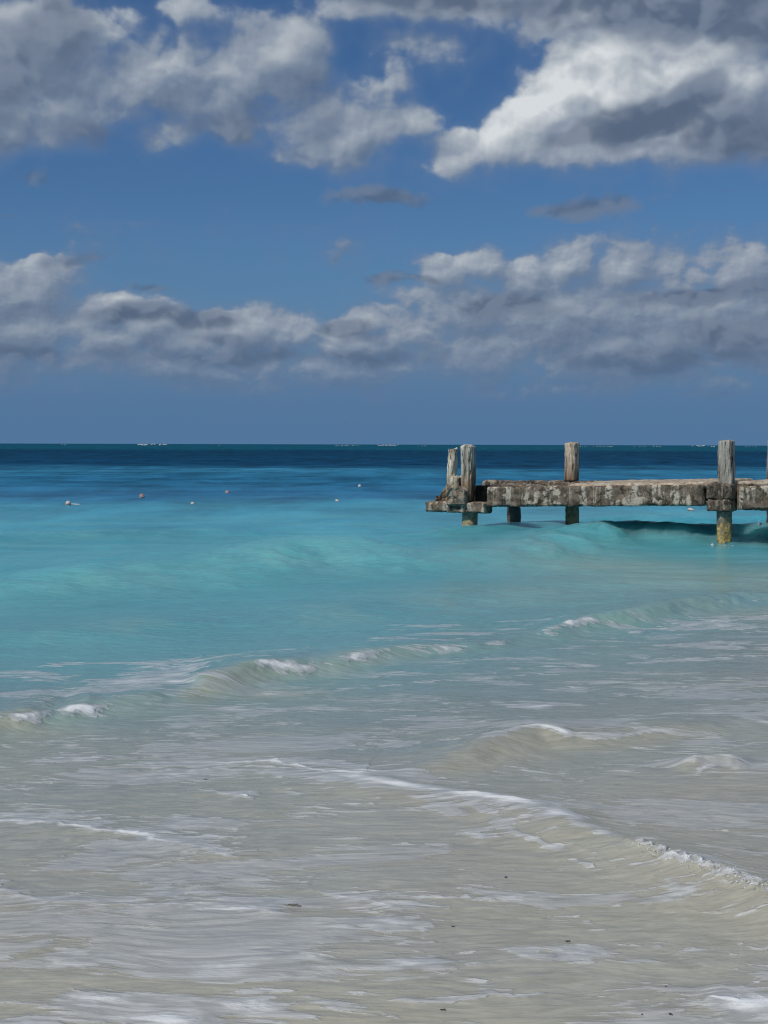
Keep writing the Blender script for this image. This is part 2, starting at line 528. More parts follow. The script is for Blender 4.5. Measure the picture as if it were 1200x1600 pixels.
    t.put(b.inputs['Roughness'], t.m('ADD', t.ss(depth, DZ(8), DZ(60), 0.16, 0.34), t.m('MULTIPLY', foam, 0.42)))
    b.inputs['IOR'].default_value = 1.33
    # deep milky water: light wanders a metre or two through it before it comes back out
    t.put(b.inputs['Subsurface Weight'], t.m('MULTIPLY', t.ss(depth, DZ(13), DZ(19)), t.m('SUBTRACT', 1.0, white, clamp=True)))
    b.inputs['Subsurface Radius'].default_value = (0.5, 1.0, 1.0)
    b.inputs['Subsurface Scale'].default_value = 2.4
    # chop too small for the sheet's own waves; averaged slopes far out mirror less of the low sky
    t.put(b.inputs['Specular IOR Level'], t.m('MULTIPLY', t.ss(depth, DZ(12), DZ(60), 0.50, 0.16), t.m('MULTIPLY_ADD', foam, -0.7, 1.0)))
    r1 = t.noise(t.v('MULTIPLY', flat, (0.7, 1.9, 1.0)), 5.0, 5.0, 0.55, dist=0.7, dims='2D')
    r2 = t.noise(t.v('MULTIPLY', flat, (0.45, 1.2, 1.0)), 0.9, 4.0, 0.55, dist=0.5, dims='2D')
    r3 = t.noise(t.v('MULTIPLY', flat, (0.10, 0.42, 1.0)), 0.7, 3.0, 0.5, dist=0.3, dims='2D')
    h = t.m('MULTIPLY', r1, t.ss(depth, DZ(10), DZ(40), 0.012, 0.03))
    h = t.m('MULTIPLY_ADD', r2, t.ss(depth, DZ(10), DZ(40), 0.03, 0.14), h)
    h = t.m('MULTIPLY_ADD', r3, t.ss(depth, DZ(30), DZ(90), 0.0, 0.7), h)
    h = t.m('MULTIPLY_ADD', f4, 0.0025, h)
    h = t.m('MULTIPLY_ADD', foam, 0.010, h)
    h = t.m('MULTIPLY_ADD', f3, t.m('MULTIPLY', foam, 0.006), h)
    nrm = t.bump(h, 0.8, 1.0)
    t.put(b.inputs['Normal'], nrm)
    # far out the mean of countless steep wavelets shows the body colour rather than a mirror of the low sky
    df = t.n.new('ShaderNodeBsdfDiffuse')
    t.put(df.inputs['Color'], col)
    t.put(df.inputs['Normal'], nrm)
    mx = t.n.new('ShaderNodeMixShader')
    t.put(mx.inputs[0], t.ss(depth, DZ(30), DZ(70), 0.0, 0.88))
    t.l.new(b.outputs[0], mx.inputs[1])
    t.l.new(df.outputs[0], mx.inputs[2])
    t.l.new(mx.outputs[0], t.n.get('Material Output').inputs[0])
    return m


D_LO, D_HI = math.log(2.5), math.log(2500.0)


def DZ(d):
    return (math.log(d) - D_LO) / (D_HI - D_LO)


# ------------------------------------------------------------------ sea surface: real waves on one sheet
def resample(pts, n=40):
    P = np.array([(p[0], p[1]) for p in pts], float)
    seg = np.hypot(*np.diff(P, axis=0).T)
    s = np.concatenate([[0], np.cumsum(seg)])
    q = np.linspace(0, s[-1], n)
    # smooth the corners a little
    X = np.interp(q, s, P[:, 0])
    Y = np.interp(q, s, P[:, 1])
    k = np.array([1, 2, 3, 2, 1]) / 9.0
    for A in (X, Y):
        e = np.concatenate([[2 * A[0] - A[2], 2 * A[0] - A[1]], A, [2 * A[-1] - A[-2], 2 * A[-1] - A[-3]]])
        A[:] = np.convolve(e, k, 'valid')
    return X, Y, q


def along(xs, ys, px_pts, z=0.0, n=40):
    """signed distance to a crest line (positive on the side nearer the beach) and the position along it, 0..1"""
    X, Y, q = resample([on_water(a, b, z) for a, b in px_pts], n)
    marg = max(0.8, min(5.0, 0.16 * float(np.mean(Y)) ** 1.1))
    sel = (xs > X.min() - marg) & (xs < X.max() + marg) & (ys > Y.min() - marg) & (ys < Y.max() + marg)
    SD = np.full(xs.shape, 99.0)
    TT = np.zeros(xs.shape)
    xs, ys = xs[sel], ys[sel]
    best = np.full(xs.shape, 1e9)
    sd = np.zeros(xs.shape)
    tt = np.zeros(xs.shape)
    for i in range(len(X) - 1):
        dx, dy = X[i + 1] - X[i], Y[i + 1] - Y[i]
        L2 = dx * dx + dy * dy
        u = ((xs - X[i]) * dx + (ys - Y[i]) * dy) / L2
        uc = np.clip(u, 0, 1)
        ex, ey = xs - X[i] - uc * dx, ys - Y[i] - uc * dy
        d2 = ex * ex + ey * ey
        k = d2 < best
        best[k] = d2[k]
        cr = dx * (ys - Y[i]) - dy * (xs - X[i])
        sd[k] = (-np.sign(cr) * np.sqrt(d2))[k]
        tt[k] = ((q[i] + uc * (q[i + 1] - q[i])) / q[-1])[k]
    SD[sel] = sd
    TT[sel] = tt
    ends = [px_pts[0][0], px_pts[-1][0]]
    return SD, TT


def interp_t(t, pts):
    return np.interp(t, [p[0] for p in pts], [p[1] for p in pts])


def wavelet(sd, t, A, front, back):
    """steep face on the beach side, long back towards the sea"""
    f = np.where(sd > 0, np.exp(-(sd / front) ** 2), np.exp(-(np.abs(sd) / back) ** 1.4))
    return A * f


def build_sea():
    # rows even in the eye's angle near by, then geometric; columns even in bearing with a coarse margin
    ang = np.arange(1350, 9, -1.35)
    ry = CAM_H * F_PX / ang
    far = np.geomspace(ry[-1] * 1.01, 14000, 130)
    rows = np.concatenate([ry, far])
    c = np.linspace(-0.35, 0.35, 640)
    m1 = np.linspace(0.358, 1.5, 50)
    cols = np.concatenate([-m1[::-1], c, m1])
    YY, CC = np.meshgrid(rows, cols, indexing='ij')
    XX = YY * CC
    nr, nc = YY.shape
    x, y = XX.ravel(), YY.ravel()
    h = np.zeros_like(x)
    foam = np.zeros_like(x)
    silt = np.zeros_like(x)
    nearm = y < 60
    xn, yn = x[nearm], y[nearm]
    hn = np.zeros_like(xn)
    fo = np.zeros_like(xn)
    si = np.zeros_like(xn)
    wob = fbm(xn * 1.1, yn * 1.1, 4, 0.55, 3)
    wob2 = fbm(xn * 3.3, yn * 3.3, 4, 0.55, 9)
    tear = fbm(xn * 2.0, yn * 5.0, 5, 0.6, 21)

    # bearing of every point, as a photo column: amplitudes along a crest are given by it
    col_ = 600 + F_PX * xn / yn + 22 * wob2 + 14 * tear

    def by(pts):
        a, b = [p[0] for p in pts], [p[1] for p in pts]
        g = np.arange(-1200.0, 2400.0, 4.0)
        v = np.interp(g, a, b)
        k = np.hanning(13)
        v = np.convolve(np.pad(v, 6, 'edge'), k / k.sum(), 'valid')
        return np.interp(col_, g, v)

    milk_glow = np.zeros_like(xn)  # paler face colour: aerated, sandy water plus painted light through the crests
    # swell rolling in past the pier end
    sd, t = along(xn, yn, [(-300, 890), (0, 886), (120, 880), (250, 872), (340, 862), (430, 850), (520, 848), (600, 856), (700, 856), (780, 844), (850, 828), (920, 819), (1000, 817), (1070, 822), (1140, 823), (1250, 818), (1500, 812)], 0.25)
    sd = sd + 0.45 * wob
    A = by([(-300, .10), (0, .15), (150, .24), (300, .22), (450, .36), (560, .34), (660, .20), (800, .21), (950, .31), (1060, .31), (1200, .27)])
    hn += wavelet(sd, t, A, by([(600, 1.25), (900, .75)]), by([(600, 2.2), (900, 1.1)]))
    streak = fbm(xn * .9 + yn * .3, yn * .55, 4, .55, 33)
    mk = np.exp(-((sd - 0.75) / 0.95) ** 2) * by([(-300, .4), (0, .5), (150, .75), (300, .55), (430, .9), (560, .85), (660, .5), (800, .6), (1000, .7), (1200, .5)])
    milk_glow = np.maximum(milk_glow, mk * np.clip(.72 + .6 * streak, 0, 1))
    # ridges behind it
    sd, t = along(xn, yn, [(620, 828), (760, 822), (830, 814), (900, 806), (1000, 803), (1080, 810), (1180, 806), (1500, 800)], 0.2)
    sd = sd + 0.3 * wob
    A = by([(600, 0), (700, .14), (780, .13), (900, .16), (1000, .20), (1100, .20), (1300, .2)])
    hn += wavelet(sd, t, A, 0.55, 1.5)
    sd, t = along(xn, yn, [(-300, 835), (100, 832), (300, 826), (460, 822), (620, 818)], 0.1)
    hn += wavelet(sd + .4 * wob, t, by([(-300, .05), (200, .12), (500, .06), (620, 0)]), 0.9, 1.6)
    milk_glow = np.maximum(milk_glow, .5 * np.exp(-((sd + .4 * wob - .5) / .8) ** 2) * np.clip(.3 + 1.5 * streak, 0, 1) * by([(-300, .6), (400, .8), (620, 0)]))
    # lower fold between the swell and the wavelet
    sd, t = along(xn, yn, [(-300, 985), (0, 978), (200, 970), (400, 955), (600, 935), (760, 920), (950, 905), (1300, 890)], 0.08)
    hn += wavelet(sd + .3 * wob, t, by([(-300, .05), (300, .07), (700, .06), (1000, .03)]), 0.7, 1.2)
    milk_glow = np.maximum(milk_glow, .45 * np.exp(-((sd + .3 * wob - .3) / .7) ** 2) * np.clip(.2 + 1.6 * streak, 0, 1))

    # curling wavelet running obliquely from lower left to the right
    crest = [(-200, 1140), (0, 1112), (60, 1110), (78, 1098), (130, 1094), (165, 1086), (230, 1080), (300, 1068), (330, 1056), (400, 1040), (455, 1036), (520, 1026), (600, 1010),
             (640, 1004), (700, 1002), (780, 992), (860, 978), (905, 968), (960, 964), (1040, 950), (1120, 932), (1200, 922), (1420, 900)]
    sd, t = along(xn, yn, crest, 0.08, 90)
    sdw = sd + 0.06 * wob + 0.03 * wob2
    A = by([(-200, .06), (0, .085), (55, .095), (90, .05), (130, .085), (170, .06), (230, .07), (285, .05), (320, .11), (400, .14), (450, .12), (500, .085), (560, .09), (640, .075), (700, .06),
            (780, .055), (850, .05), (890, .10), (940, .12), (1040, .13), (1120, .10), (1180, .04), (1400, .04)])
    hn += wavelet(sdw, t, A, 0.17, 0.8)
    # sandy water shows through the standing face; white water on the fold
    face = np.exp(-((sdw - 0.12) / 0.15) ** 2)
    si = np.maximum(si, face * by([(-200, .6), (0, .75), (60, .6), (80, .2), (285, .1), (305, .8), (440, .7), (490, .45), (600, .55), (680, .35), (760, .15), (880, .0), (1400, 0)]))
    milk_glow = np.maximum(milk_glow, face * by([(60, 0), (90, .5), (170, .4), (280, .2), (300, 0), (450, .1), (520, .5), (620, .3), (720, 0), (880, .3), (930, .95), (1060, .9), (1140, .5), (1200, .1)]))
    fd_ = (sdw - 0.01 - by([(0, .05), (60, .09), (90, 0), (120, .06), (165, .12), (200, 0), (410, .0), (480, .12), (500, .02), (580, .08), (640, .0), (690, .06), (720, .08), (890, .03), (935, .12)]))
    rib0 = fbm(xn * 11 + yn * 4, yn * 3 - xn * 2, 3, .5, 37)
    fold = np.where(fd_ < 0, np.exp(-(fd_ / .03) ** 2), np.exp(-(fd_ / (.075 + .06 * rib0)) ** 2))
    tone = by([(-200, .4), (20, .5), (48, .9), (70, .7), (80, .1), (110, .5), (130, .9), (160, .75), (172, .15), (290, .1), (400, .15), (414, .8), (440, 1), (478, .7), (492, .15), (540, .25), (560, .75),
               (595, .6), (610, .2), (640, .45), (670, .65), (718, .75), (728, .2), (780, .35), (870, .15), (888, .8), (915, 1), (935, .7), (950, .1), (1040, .05), (1200, .15)])
    fo = np.maximum(fo, fold * np.clip(tone + 0.25 * tear + .2 * rib0, 0, 1))
    # thin foam lying seaward of the fold, and drawn out behind it
    sheet = np.exp(-((sdw + 0.45) / 0.40) ** 2)
    fo = np.maximum(fo, sheet * by([(-200, .2), (100, .4), (180, .62), (290, .66), (330, .25), (500, .25), (560, .2), (700, .35), (850, .2), (950, 0)]))
    wake = sstep(sdw, 0.2, 0.5) * np.exp(-np.maximum(sdw, 0) / 0.9)
    fo = np.maximum(fo, wake * .34)

    # low sandy ridge right of the middle
    sd, t = along(xn, yn, [(560, 1215), (680, 1180), (760, 1160), (800, 1146), (840, 1138), (890, 1146), (930, 1140), (990, 1134), (1060, 1130), (1160, 1118), (1300, 1100)], 0.05, 50)
    sdw = sd + 0.05 * wob + 0.03 * wob2
    A = by([(560, .01), (680, .03), (770, .07), (850, .095), (900, .075), (960, .055), (1060, .05), (1150, .03), (1300, .03)])
    hn += wavelet(sdw, t, A, 0.16, 0.45)
    si = np.maximum(si, np.exp(-((sdw - 0.14) / 0.20) ** 2) * by([(600, .3), (700, .6), (850, .7), (920, .6), (1050, .55), (1150, .3), (1300, .2)]))
    fo = np.maximum(fo, np.exp(-((sdw - by([(820, 0), (850, .03), (900, .10)])) / 0.05) ** 2) * np.clip(by([(700, .1), (780, .3), (815, .85), (890, .95), (905, .25), (920, .8), (965, .8), (975, .4), (1000, .8), (1050, .6), (1070, .3), (1300, .3)]) + .2 * tear, 0, 1))

    # small hump breaking on its own
    sd, t = along(xn, yn, [(1060, 1194), (1090, 1187), (1130, 1183), (1178, 1190)], 0.03, 12)
    end = np.clip(np.minimum(t, 1 - t) * 4, 0, 1)
    sdw = sd + 0.04 * wob2
    hn += wavelet(sdw, t, 0.05 * end, 0.07, 0.14)
    si = np.maximum(si, np.exp(-((sdw - .03) / .08) ** 2) * end * .6)
    fo = np.maximum(fo, np.exp(-((sdw - .09) / .025) ** 2) * end * by([(1060, .8), (1120, .9), (1140, .2)]) + np.exp(-((sdw - 0.0) / .03) ** 2) * end * np.clip(tear + .5, 0, 1) * .8)

    # swash front sweeping down to the right, bubbling where it meets the backwash
    sd, t = along(xn, yn, [(330, 1190), (440, 1206), (540, 1218), (620, 1230), (700, 1240), (780, 1252), (860, 1282), (910, 1304), (960, 1312), (1000, 1326), (1060, 1346), (1120, 1362), (1200, 1390), (1300, 1440), (1400, 1520)], 0.03, 50)
    sdw = sd + 0.04 * wob + 0.02 * wob2
    A = by([(330, .0), (500, .015), (650, .03), (800, .05), (900, .065), (1000, .06), (1200, .06)])
    hn += wavelet(sdw, t, A, 0.20, 0.26)
    rib = fbm(xn * 10 + yn * 6, yn * 1.6 - xn * 1.6, 3, 0.5, 31)
    si = np.maximum(si, np.exp(-((sdw - .16) / .18) ** 2) * .35)
    fo = np.maximum(fo, np.exp(-((sdw + .03) / .10) ** 2) * np.clip(by([(330, .1), (440, .6), (560, .85), (620, .75), (760, .85), (880, .75), (960, .6), (1000, .4), (1300, .4)]) + .25 * tear, 0, 1))
    fo = np.maximum(fo, np.exp(-((sdw - .20) / .17) ** 2) * np.clip(.40 + .8 * rib, 0, 1) * by([(400, .2), (650, .5), (760, .75), (880, .8), (960, .5), (1100, .5), (1300, .4)]))
    # frothy lip: scalloped lumps of bubbles along the crest
    fr = np.exp(-((sdw - .03) / by([(960, .012), (1000, .03), (1100, .05), (1250, .07)])) ** 2) * by([(960, 0), (995, .7), (1030, 1), (1400, 1)])
    cell = np.abs(fbm(xn * 13, yn * 10, 3, .6, 141))
    hn += fr * (.006 + .026 * np.clip(.5 - 1.2 * cell, 0, 1))
    fo = np.maximum(fo, fr * np.clip(.95 - 1.6 * cell, .2, 1))

    # foam edges left by earlier swash, front left
    def edge(pts, A, w_in, w_out, strength, seed, z=0.0):
        nonlocal fo, hn, si
        sd, t = along(xn, yn, pts, z, 24)
        sdw = sd + 0.055 * wob + 0.05 * wob2 + 0.03 * fbm(xn * 8, yn * 8, 3, .6, seed)
        end = np.clip(np.minimum(t, 1 - t) * 6, 0, 1)
        hn += wavelet(sdw, t, A * end, 0.10, 0.30)
        broad = np.where(sdw < 0, np.exp(-(sdw / (2.2 * w_in)) ** 2), np.exp(-(sdw / (.6 * w_out)) ** 2))
        line = np.where(sdw < 0, np.exp(-(sdw / (.35 * w_in)) ** 2), np.exp(-(sdw / (.6 * w_out)) ** 2))
        fo = np.maximum(fo, broad * end * np.clip(.62 * strength + .30 * tear, 0, 1))
        fo = np.maximum(fo, line * end * np.clip(strength * 1.12 + .35 * tear + .25 * wob2, 0, 1))
    edge([(-80, 1275), (20, 1285), (90, 1302), (160, 1306), (230, 1318), (300, 1326), (360, 1342), (430, 1350), (520, 1352)], .014, .16, .03, .62, 40)
    edge([(-80, 1405), (20, 1402), (80, 1412), (150, 1420), (220, 1424), (280, 1412), (330, 1422), (420, 1428), (520, 1440)], .010, .10, .035, .55, 41)
    edge([(-60, 1398), (0, 1392), (30, 1380)], .012, .12, .03, .6, 42)
    edge([(560, 1400), (640, 1404), (760, 1402), (900, 1398)], .004, .05, .04, .35, 43)
    edge([(470, 1390), (520, 1404), (600, 1416), (700, 1440)], .006, .08, .03, .45, 44)
    edge([(380, 1188), (500, 1212), (570, 1222), (610, 1218)], .012, .14, .03, .7, 45)
    edge([(150, 1196), (300, 1199), (420, 1196), (480, 1206)], .008, .10, .05, .55, 46)
    edge([(290, 1238), (340, 1242), (400, 1252)], .008, .06, .03, .6, 47)
    edge([(430, 1262), (520, 1258), (620, 1262)], .006, .05, .05, .4, 48)
    edge([(700, 1300), (800, 1312), (900, 1316)], .006, .05, .04, .5, 49)
    edge([(760, 1480), (860, 1500), (960, 1512), (1080, 1506), (1180, 1496)], .008, .10, .05, .55, 50)
    edge([(560, 1560), (700, 1556), (800, 1548), (900, 1552)], .004, .07, .05, .4, 51)
    edge([(1080, 1560), (1130, 1570), (1200, 1576), (1280, 1574)], .014, .09, .05, .9, 52)
    edge([(690, 1040), (800, 1046), (900, 1040), (1100, 1030), (1250, 1020)], .004, .20, .2, .35, 53)
    edge([(0, 1044), (150, 1040), (300, 1042), (420, 1041)], .004, .12, .12, .5, 54)
    edge([(560, 1075), (700, 1062), (860, 1052), (1000, 1048)], .003, .14, .12, .4, 55)
    edge([(940, 1000), (1060, 980), (1200, 966), (1350, 955)], .01, .22, .12, .5, 56)

    gaps = fbm(xn * 1.1 + .3 * yn, yn * 2.6, 4, .55, 151)
    for_lobes = fbm(xn * 2.6, yn * 6.0, 3, .55, 157)

    def patch(px, py, rx, ry, k):
        nonlocal fo
        p = on_water(px, py)
        q = on_water(px, py - ry)
        sx = rx * p.y / F_PX
        sy = max(q.y - p.y, .05)
        e = np.exp(-((xn - p.x) / sx) ** 2 - ((yn - p.y) / sy) ** 2)
        fo = np.maximum(fo, e * np.clip(k - .06 + .35 * tear + .75 * gaps + .25 * for_lobes, 0, 1))
    for a in [(430, 1570, 130, 26, .62), (250, 1592, 120, 16, .62), (560, 1595, 90, 14, .6), (150, 1560, 120, 14, .5), (420, 1530, 170, 60, .44), (180, 1575, 220, 36, .46), (480, 1580, 130, 40, .50), (620, 1500, 120, 30, .36), (900, 1495, 170, 22, .40), (1170, 1572, 80, 26, .8),
              (80, 1490, 120, 22, .35), (640, 1440, 130, 30, .38), (120, 1600, 220, 24, .5), (700, 1590, 90, 14, .35), (900, 1590, 140, 12, .3),
              (560, 1475, 90, 22, .4), (340, 1205, 150, 14, .45), (560, 1215, 60, 10, .6), (450, 1255, 120, 10, .3), (60, 1060, 90, 12, .45), (240, 1080, 130, 16, .5), (80, 1195, 110, 14, .3),
              (700, 985, 90, 9, .4), (1120, 980, 120, 10, .45), (860, 1105, 200, 10, .25), (1040, 1070, 200, 8, .3), (1100, 1010, 160, 7, .35)]:
        patch(*a)

    # milky lanes of stirred sand
    for (px, py, rx, ry, k) in [(300, 1260, 300, 40, .28), (820, 1400, 280, 60, .35), (500, 1330, 200, 30, .25), (1000, 1240, 200, 40, .2), (150, 1360, 200, 30, .3), (1080, 908, 230, 26, .6), (960, 885, 200, 18, .5), (820, 930, 200, 14, .3), (1180, 960, 160, 16, .5), (60, 1145, 120, 12, .5), (420, 1085, 100, 10, .5)]:
        p = on_water(px, py)
        q = on_water(px, py - ry)
        si = np.maximum(si, k * np.exp(-((xn - p.x) / (rx * p.y / F_PX)) ** 2 - ((yn - p.y) / (q.y - p.y)) ** 2))

    # chop everywhere
    damp = sstep(yn, 3, 20)
    hn += 0.012 * fbm(xn * 0.9, yn * 2.2, 4, .5, 60) * (0.5 + 1.2 * damp)
    hn += 0.030 * damp * fbm(xn * 0.35, yn * 0.9, 3, .5, 66)
    hn += 0.004 * fbm(xn * 4.0, yn * 9.0, 3, .55, 70) * sstep(yn, 14, 4)
    hn += 0.004 * np.clip(fo, 0, 1) * (1 + tear)
    h[nearm] = hn
    foam[nearm] = np.clip(fo, 0, 1)
    silt[nearm] = np.clip(si, 0, 1)
    milky = np.zeros_like(x)
    milky[nearm] = np.clip(milk_glow, 0, 1)
    # open sea
    om = y > 18
    xo, yo = x[om], y[om]
    k = sstep(yo, 18, 60)
    h[om] += k * (0.10 * fbm(xo * .05, yo * .22, 4, .55, 80) + 0.22 * sstep(yo, 60, 250) * fbm(xo * .012, yo * .06, 3, .5, 85))
    # a few whitecaps
    wc = fbm(xo * .30, yo * .35, 4, .6, 90)
    foam[om] = np.maximum(foam[om], sstep(wc, .86, 1.05) * .5 * sstep(yo, 25, 40) * (yo < 500))

    # depth coordinate
    kk = 0.95 * sstep(y, 34, 12)
    q = y - kk * np.clip(x, -8, 10)
    q = np.where(y < 12, y - (0.35 + 0.6 * sstep(y, 7.5, 11.5)) * np.clip(x, -8, 10), q)
    q = np.maximum(q, 2.6)
    warp = fbm(x * .12, y * .16, 3, .5, 100)
    warp2 = fbm(x * .03, np.log(np.maximum(y, 1)) * 5.0, 3, .5, 104)
    q = q * np.exp(0.10 * warp * sstep(y, 8, 14) * sstep(y, 400, 60) + 0.15 * warp2 * sstep(y, 25, 60) + 0.07 * fbm(x * .05, np.log(np.maximum(y, 1)) * 9.0, 4, .6, 107) * sstep(y, 25, 60))
    dz = (np.log(q) - D_LO) / (D_HI - D_LO)

    me = bpy.data.meshes.new("sea")
    co = np.stack([x, y, h], 1).astype(np.float32)
    idx = np.arange(nr * nc).reshape(nr, nc)
    quads = np.stack([idx[:-1, :-1], idx[:-1, 1:], idx[1:, 1:], idx[1:, :-1]], -1).reshape(-1, 4)
    me.vertices.add(len(co))
    me.vertices.foreach_set('co', co.ravel())
    me.loops.add(quads.size)
    me.loops.foreach_set('vertex_index', quads.ravel().astype(np.int32))
    me.polygons.add(len(quads))
    me.polygons.foreach_set('loop_start', np.arange(0, quads.size, 4, dtype=np.int32))
    me.polygons.foreach_set('loop_total', np.full(len(quads), 4, dtype=np.int32))
    me.polygons.foreach_set('use_smooth', np.ones(len(quads), dtype=bool))
    me.update()
    me.validate()
    for nm, arr in (('foam', foam), ('silt', silt), ('milk_glow', milky), ('depth', dz)):
        at_ = me.attributes.new(nm, 'FLOAT', 'POINT')
        at_.data.foreach_set('value', arr.astype(np.float32))
    o = bpy.data.objects.new("sea", me)
    me.materials.append(mat_water())
    C.objects.link(o)
    o['kind'] = 'structure'
    return o, (rows, cols, h.reshape(nr, nc))


sea, SEA_GRID = build_sea()


def sea_z(x, y):
    rows, cols, H = SEA_GRID
    i = int(np.clip(np.searchsorted(rows, y), 1, len(rows) - 1))
    j = int(np.clip(np.searchsorted(cols, x / y), 1, len(cols) - 1))
    return float(H[i, j])


def on_sea(px, py):
    """where the sight line of a photo pixel meets the wavy surface"""
    p = on_water(px, py)
    for _ in range(6):
        p = on_water(px, py, sea_z(p.x, p.y))
    return p


# ------------------------------------------------------------------ objects: helpers
def empty(name, loc, rz=0.0):
    o = bpy.data.objects.new(name, None)
    o.empty_display_size = 0.3
    C.objects.link(o)
    o.location = loc
    o.rotation_euler = (0, 0, rz)
    return o


def tag(o, label=None, cat=None, group=None, kind=None):
    for k, v in (('label', label), ('category', cat), ('group', group), ('kind', kind)):
        if v:
            o[k] = v
    return o


def link(name, verts, faces, mat, parent=None, smooth=True):
    me = bpy.data.meshes.new(name)
    me.from_pydata([tuple(v) for v in verts], [], faces)
    me.polygons.foreach_set('use_smooth', [smooth] * len(me.polygons))
    me.update()
    me.materials.append(mat)
    o = bpy.data.objects.new(name, me)
    C.objects.link(o)
    if parent is not None:
        o.parent = parent
    return o


def box_grid(lo, hi, step):
    """surface grid of a box: vertices (welded) and quads"""
    lo, hi = np.array(lo, float), np.array(hi, float)
    n = np.maximum(2, np.round((hi - lo) / step).astype(int))
    ids, verts, faces = {}, [], []

    def vid(i, j, k):
        key = (i, j, k)
        if key not in ids:
            ids[key] = len(verts)
            verts.append(lo + (hi - lo) * np.array([i / n[0], j / n[1], k / n[2]]))
        return ids[key]
    for j in range(n[1]):
        for k in range(n[2]):
            faces.append((vid(0, j, k), vid(0, j, k + 1), vid(0, j + 1, k + 1), vid(0, j + 1, k)))
            faces.append((vid(n[0], j, k), vid(n[0], j + 1, k), vid(n[0], j + 1, k + 1), vid(n[0], j, k + 1)))
    for i in range(n[0]):
        for k in range(n[2]):
            faces.append((vid(i, 0, k), vid(i + 1, 0, k), vid(i + 1, 0, k + 1), vid(i, 0, k + 1)))
            faces.append((vid(i, n[1], k), vid(i, n[1], k + 1), vid(i + 1, n[1], k + 1), vid(i + 1, n[1], k)))
    for i in range(n[0]):
        for j in range(n[1]):
            faces.append((vid(i, j, 0), vid(i, j + 1, 0), vid(i + 1, j + 1, 0), vid(i + 1, j, 0)))
            faces.append((vid(i, j, n[2]), vid(i + 1, j, n[2]), vid(i + 1, j + 1, n[2]), vid(i, j + 1, n[2])))
    return np.array(verts), faces


def N3(p, s, seed=0.0):
    return mnoise.noise(Vector((p[0] * s + seed * 7.31, p[1] * s - seed * 3.7, p[2] * s + seed)))


def weathered(name, lo, hi, mat, parent, step=0.025, r=0.03, rough=0.010, chip=0.03, seed=1.0, grain=None, shear=0.0, shape=None, rz=None):
    """a worn block: rounded arrises, chips knocked out of the edges, pitted faces"""
    V, F = box_grid(lo, hi, step)
    lo, hi = np.array(lo, float), np.array(hi, float)
    rv = np.array([r, r, r if rz is None else rz], float)
    q = np.clip(V, lo + rv, hi - rv)
    d = (V - q) / rv
    ln = np.linalg.norm(d, axis=1, keepdims=True)
    nrm = d / np.maximum(ln, 1e-9)
    out = np.where(ln > 1e-6, q + nrm * rv, V)
    edge = (np.abs(nrm) > 0.25).sum(1)      # 2 or 3 along the arrises
    for i in range(len(out)):
        p = out[i]
        g = grain or (1, 1, 1)
        pp = (p[0] * g[0], p[1] * g[1], p[2] * g[2])
        a = N3(pp, 5, seed) * rough * 1.3 + N3(pp, 15, seed + 3) * rough + N3(pp, 38, seed + 5) * rough * 0.5
        if edge[i] >= 2:
            c = N3(p, 4.5, seed + 9) + 0.5 * N3(p, 12, seed + 11)
            a -= chip * max(0.0, c + 0.12) * 2.0
        out[i] = p + nrm[i] * a
    if shape is not None:
        out = np.array([shape(p) for p in out])
    if shear:
        out[:, 2] += shear * (out[:, 0] - lo[0])
    return link(name, out, F, mat, parent)


# ------------------------------------------------------------------ materials of the pier
def mat_concrete(name, dark=1.0, pale=1.0, seed=0.0, mould=.85):
    m, t, b = new_mat(name)
    tc = t.n.new('ShaderNodeTexCoord').outputs['Object']
    p = t.v('ADD', tc, (seed, seed * .7, 0))
    big = t.noise(p, 2.6, 6, .6, dist=.5)
    med = t.noise(p, 9, 7, .62, dist=.7)
    drip = t.noise(t.v('MULTIPLY', p, (11, 11, 1.3)), 1.0, 5, .6, dist=.4)
    pit = t.noise(p, 42, 5, .65)
    spot = t.voro(t.v('ADD', p, t.v('SCALE', t.noise(p, 20, 3, .5, color=True), scale=.06)), 15, 1.0, .5)
    col = t.mix(t.ss(med, .3, .7), (.066 * dark, .053 * dark, .039 * dark), (.235 * dark, .19 * dark, .145 * dark))
    # old render still clinging in pale flakes, with runs below it
    fl = t.ss(t.m('MULTIPLY_ADD', drip, .50, t.m('MULTIPLY', big, .80)), .66, .72)
    fl = t.m('MULTIPLY', fl, t.ss(med, .36, .48))
    col = t.mix(t.m('MULTIPLY', fl, .9 * pale, clamp=True), col, t.mix(t.ss(pit, .35, .65), (.42, .36, .28), (.62, .57, .48)))
    rn = t.ss(drip, .54, .66)
    col = t.mix(t.m('MULTIPLY', rn, .5 * pale, clamp=True), col, (.46, .41, .34))
    # black mould
    md = t.ss(t.m('MULTIPLY_ADD', pit, .5, t.m('MULTIPLY', t.noise(p, 5.5, 7, .65, dist=.6), .8)), .67, .78)
    col = t.mix(t.m('MULTIPLY', md, mould), col, (.020, .018, .015))
    # rust weeping
    rs = t.ss(t.noise(t.v('MULTIPLY', p, (6, 6, 1.6)), 1.0, 4, .6), .58, .70)
    col = t.mix(t.m('MULTIPLY', rs, .55), col, (.16, .085, .045))
    col = t.mix(t.ss(pit, .62, .75), col, (.03, .028, .025))
    t.put(b.inputs['Base Color'], col)
    b.inputs['Roughness'].default_value = .9
    b.inputs['Specular IOR Level'].default_value = .25
    h = t.m('MULTIPLY_ADD', pit, .5, t.m('MULTIPLY', med, .9))
    h = t.m('MULTIPLY_ADD', fl, .35, h)
    t.put(b.inputs['Normal'], t.bump(h, .9, .022))
    return m


